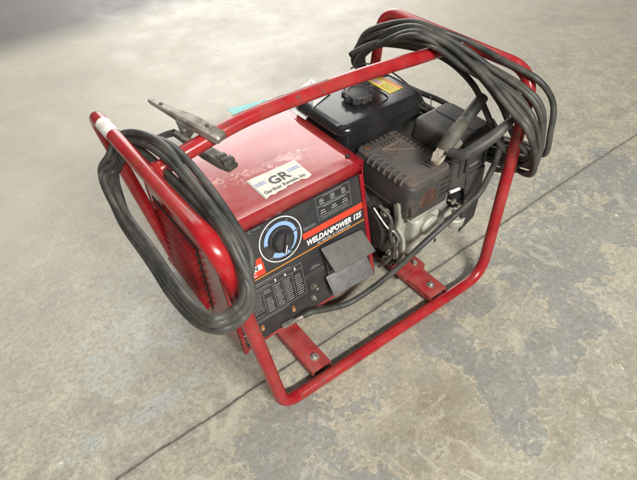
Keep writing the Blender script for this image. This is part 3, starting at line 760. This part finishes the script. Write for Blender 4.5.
# ------------------------------------------------------------------ floor
def floor_material():
    m = bpy.data.materials.new('worn_concrete'); m.use_nodes = True; nt = m.node_tree; N = nt.nodes; L = nt.links
    b = N['Principled BSDF']; tc = N.new('ShaderNodeTexCoord'); sep = N.new('ShaderNodeSeparateXYZ'); L.new(tc.outputs['Object'], sep.inputs[0])
    def noise(sc, det=6., ro=.6, loc=(0, 0, 0), dist=0., stretch=None, rot=0.):
        mp = N.new('ShaderNodeMapping'); mp.inputs['Location'].default_value = loc
        if stretch: mp.inputs['Scale'].default_value = stretch
        mp.inputs['Rotation'].default_value = (0, 0, rot)
        L.new(tc.outputs['Object'], mp.inputs[0])
        n = N.new('ShaderNodeTexNoise'); n.inputs['Scale'].default_value = sc; n.inputs['Detail'].default_value = det
        n.inputs['Roughness'].default_value = ro; n.inputs['Distortion'].default_value = dist
        L.new(mp.outputs[0], n.inputs['Vector']); return n.outputs['Fac']
    def mth(op, a, c=None, clamp=False):
        x = N.new('ShaderNodeMath'); x.operation = op; x.use_clamp = clamp
        for i, v in enumerate((a, c)):
            if v is None: continue
            if isinstance(v, (int, float)): x.inputs[i].default_value = v
            else: L.new(v, x.inputs[i])
        return x.outputs[0]
    def rng(v, a, c, lo=0., hi=1.):
        r = N.new('ShaderNodeMapRange'); L.new(v, r.inputs['Value'])
        for k_, val in (('From Min', a), ('From Max', c), ('To Min', lo), ('To Max', hi)): r.inputs[k_].default_value = val
        return r.outputs[0]
    def mix(f, a, c):
        x = N.new('ShaderNodeMix'); x.data_type = 'RGBA'; L.new(f, x.inputs[0])
        for i, v in ((6, a), (7, c)):
            if isinstance(v, tuple): x.inputs[i].default_value = (*v, 1)
            else: L.new(v, x.inputs[i])
        return x.outputs[2]
    X, Y = sep.outputs[0], sep.outputs[1]
    def blob(cx, cy_, rx, ry, soft=.6):
        a = mth('POWER', mth('DIVIDE', mth('SUBTRACT', X, cx), rx), 2); c = mth('POWER', mth('DIVIDE', mth('SUBTRACT', Y, cy_), ry), 2)
        return rng(mth('ADD', a, c), 1+soft, 1-soft)
    col = mix(rng(noise(3.2, 8, .62, dist=.5), .38, .62), (.37, .348, .275), (.265, .254, .212))
    col = mix(rng(noise(14, 8, .7, (3, 1, 0)), .42, .66), col, (.46, .425, .32))
    col = mix(rng(noise(1.1, 5, .6, (9, 2, 0), dist=1.), .45, .65, 0, .55), col, (.31, .31, .285))
    # front part: duller, browner
    brown = mth('MULTIPLY', mth('MAXIMUM', blob(.26, -.27, .17, .15, .8), mth('MULTIPLY', blob(.55, -.60, .5, .2, .8), .7)), rng(noise(6, 7, .65, (2, 5, 0), .4), .36, .6))
    col = mix(mth('MULTIPLY', brown, .8), col, (.205, .172, .105))
    # peeled blue-grey coating, in ragged patches
    reg = None
    for (bx, by, rx_, ry_, k_) in ((.98, -.12, .22, .17, 1.), (1.40, -.04, .36, .22, 1.), (.66, -.06, .10, .07, .9), (.49, -.12, .08, .10, 1.05), (.51, -.30, .10, .10, 1.25), (.43, -.42, .055, .07, 1.25),
                                   (.68, -.33, .12, .075, 1.1), (.87, -.30, .12, .09, 1.), (-.03, -.10, .17, .13, 1.05), (-.05, -.30, .14, .12, .9), (.13, -.14, .10, .04, .8), (.55, .03, .45, .05, .8), (1.05, .40, .3, .2, .75)):
        b_ = blob(bx, by, rx_, ry_, .5) if k_ == 1. else mth('MULTIPLY', blob(bx, by, rx_, ry_, .5), k_)
        reg = b_ if reg is None else mth('MAXIMUM', reg, b_)
    ragged = mth('ADD', mth('MULTIPLY', noise(5.5, 10, .68, (1, 7, 0), .7), .62), mth('MULTIPLY', noise(22, 8, .7, (4, 4, 0), .6), .38))
    coat = rng(mth('ADD', ragged, mth('MULTIPLY', reg, .175)), .600, .618)
    cc1 = mix(rng(noise(9, 6, .6, (5, 5, 0)), .4, .62), (.185, .205, .205), (.25, .268, .262))
    col = mix(mth('MULTIPLY', coat, .66), col, cc1)
    fl_ = mth('MULTIPLY', rng(noise(19, 5, .55, (11, 3, 0), .5), .66, .675), coat); col = mix(mth('MULTIPLY', fl_, .7), col, (.45, .40, .30))
    # pale beige bare rims
    rim = mth('MULTIPLY', rng(mth('ADD', ragged, mth('MULTIPLY', reg, .175)), .566, .598), mth('SUBTRACT', 1, coat))
    col = mix(mth('MULTIPLY', rim, .6), col, (.50, .455, .34))
    # pale blue ghost patches left of the machine
    regl = mth('MAXIMUM', blob(-.23, .43, .20, .15), mth('MAXIMUM', blob(-.30, .22, .26, .035), blob(-.10, .62, .16, .2)))
    gl = rng(mth('ADD', noise(17, 9, .7, (8, 3, 0), .6), mth('MULTIPLY', regl, .15)), .60, .66)
    col = mix(mth('MULTIPLY', mth('MULTIPLY', gl, regl), .6), col, (.37, .41, .40))
    # purple-brown scuffs
    sf = mth('MULTIPLY', rng(noise(10, 8, .72, (6, 6, 0), .8, (1, 2.4, 1), .5), .56, .66), .45)
    col = mix(sf, col, (.23, .20, .18))
    # fine streaks and speckle
    col = mix(rng(noise(30, 6, .7, (2, 2, 2), .3, (.35, 2.5, 1), .3), .60, .72, 0, .35), col, (.26, .235, .20))
    col = mix(rng(noise(150, 4, .7, (1, 2, 3)), .60, .68, 0, .6), col, (.15, .13, .11))
    col = mix(rng(noise(38, 4, .55, (7, 2, 3)), .715, .73, 0, .8), col, (.12, .10, .08))
    col = mix(rng(noise(26, 4, .5, (1, 9, 3)), .72, .735, 0, .8), col, (.62, .58, .50))
    col = mix(rng(noise(75, 8, .85, (3, 7, 3)), .47, .58, 0, .55), col, (.17, .15, .115))
    col = mix(rng(noise(52, 8, .85, (8, 7, 3)), .54, .62, 0, .55), col, (.56, .52, .41))
    col = mix(mth('MULTIPLY', rng(noise(7, 9, .72, (12, 7, 3), 1.2), .53, .60), .32), col, (.25, .23, .19))
    col = mix(mth('MULTIPLY', rng(noise(8, 9, .74, (2, 17, 3), 1.2), .56, .61), .45), col, (.50, .47, .38))
    # thin pale and dark scratches
    col = mix(rng(noise(16, 8, .7, (2, 1, 5), .2, (.12, 5.0, 1), -.62), .63, .66, 0, .35), col, (.47, .46, .41))
    col = mix(rng(noise(13, 8, .7, (5, 1, 5), .2, (.14, 6.0, 1), .35), .64, .67, 0, .40), col, (.16, .145, .12))
    # far floor painted paler for back-light sheen, then a soft shadow painted beyond
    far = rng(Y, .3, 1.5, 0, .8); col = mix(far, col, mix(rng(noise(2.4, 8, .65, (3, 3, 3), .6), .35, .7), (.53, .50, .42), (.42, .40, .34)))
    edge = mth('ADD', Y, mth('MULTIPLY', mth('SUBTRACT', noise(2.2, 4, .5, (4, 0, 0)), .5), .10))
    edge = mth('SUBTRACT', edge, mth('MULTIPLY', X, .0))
    far_shadow = mth('MULTIPLY', rng(edge, 2.62, 2.95), rng(X, 2.4, 1.0))  # mask of the soft shadow painted into the far left floor colour
    col = mix(mth('MULTIPLY', far_shadow, .85), col, (.14, .135, .135))
    # control joint, slightly wandering
    yj = mth('ADD', mth('SUBTRACT', Y, .098), mth('MULTIPLY', mth('SUBTRACT', noise(3.0, 6, .7, (0, 0, 5)), .5), .024))
    wj = mth('ADD', -.0012, mth('MULTIPLY', noise(9, 6, .8, (0, 3, 0)), .0085))
    jn = rng(mth('SUBTRACT', mth('ABSOLUTE', yj), wj), .0016, -.0006)
    halo = mth('MULTIPLY', rng(mth('ABSOLUTE', yj), .016, .002, 0, 1.), rng(noise(11, 7, .75, (6, 3, 0)), .40, .58, .15, .85))
    col = mix(halo, col, (.22, .205, .18)); col = mix(mth('MULTIPLY', jn, mth('MULTIPLY', .9, rng(noise(6, 6, .7, (1, 6, 2)), .3, .6, .55, 1))), col, mix(rng(noise(70, 4, .6, (3, 3, 0)), .4, .6), (.05, .045, .038), (.13, .12, .10)))
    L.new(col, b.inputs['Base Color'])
    rg = rng(noise(4.5, 6, .6, (2, 8, 1)), .3, .7, .44, .66); rg = mth('ADD', rg, mth('MULTIPLY', jn, .4)); rg = mth('SUBTRACT', rg, mth('MULTIPLY', coat, .10))
    L.new(rg, b.inputs['Roughness']); b.inputs['Specular IOR Level'].default_value = .5
    hgt = mth('ADD', mth('MULTIPLY', noise(60, 6, .7), .35), mth('MULTIPLY', jn, -2.5)); hgt = mth('ADD', hgt, mth('MULTIPLY', coat, .6)); hgt = mth('ADD', hgt, mth('MULTIPLY', noise(160, 4, .7, (4, 1, 1)), .25)); hgt = mth('ADD', hgt, mth('MULTIPLY', noise(7, 4, .5), .6))
    bp = N.new('ShaderNodeBump'); bp.inputs['Strength'].default_value = .5; bp.inputs['Distance'].default_value = .003
    L.new(hgt, bp.inputs['Height']); L.new(bp.outputs[0], b.inputs['Normal'])
    return m
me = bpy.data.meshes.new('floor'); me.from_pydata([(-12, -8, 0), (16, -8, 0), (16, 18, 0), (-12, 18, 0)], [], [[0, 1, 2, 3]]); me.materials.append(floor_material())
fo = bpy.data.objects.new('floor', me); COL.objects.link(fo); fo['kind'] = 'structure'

# ------------------------------------------------------------------ light
wd = bpy.data.worlds.new('World'); scn.world = wd; wd.use_nodes = True
bg = wd.node_tree.nodes['Background']; bg.inputs[0].default_value = (1.0, .985, .95, 1); bg.inputs[1].default_value = .09
def area(name, loc, target, sx, sy, power, col=(1, .97, .92)):
    l = bpy.data.lights.new(name, 'AREA'); l.shape = 'RECTANGLE'; l.size = sx; l.size_y = sy; l.energy = power; l.color = col
    o = bpy.data.objects.new(name, l); COL.objects.link(o); o.location = loc
    o.rotation_euler = (Vector(target)-Vector(loc)).to_track_quat('-Z', 'Y').to_euler(); return o
area('doorway_light', (3.7, 6.3, 2.95), (.7, 1.2, 2.95), 4.6, 5.0, 370, (1, .98, .95))
area('ceiling_light', (-.3, -3.0, 2.9), (.4, .2, 0), 1.6, .30, 250)
area('ceiling_light', (.3, .6, 4.0), (.3, .6, 0), 4.5, .5, 14)
area('ceiling_light', (.8, 3.0, 4.0), (.8, 3.0, 0), 4.5, .5, 80)

# ------------------------------------------------------------------ camera
cam = bpy.data.cameras.new('camera'); co = bpy.data.objects.new('camera', cam); COL.objects.link(co); scn.camera = co
C = Vector((-.3114, -.619, 1.2899)); T = Vector((.3024, .2377, .25)); f = (T-C).normalized()
r = f.cross(Vector((0, 0, 1))).normalized(); u = r.cross(f); ro = -.0429
r2 = r*math.cos(ro)+u*math.sin(ro); u2 = -r*math.sin(ro)+u*math.cos(ro)
co.matrix_world = Matrix(((r2.x, u2.x, -f.x, C.x), (r2.y, u2.y, -f.y, C.y), (r2.z, u2.z, -f.z, C.z), (0, 0, 0, 1)))
cam.sensor_width = 36; cam.sensor_fit = 'HORIZONTAL'; cam.lens = 525.29*36/637; cam.clip_start = .02; cam.clip_end = 200
scn.view_settings.view_transform = 'Standard'; scn.view_settings.look = 'None'; scn.view_settings.gamma = 1; scn.view_settings.exposure = .2
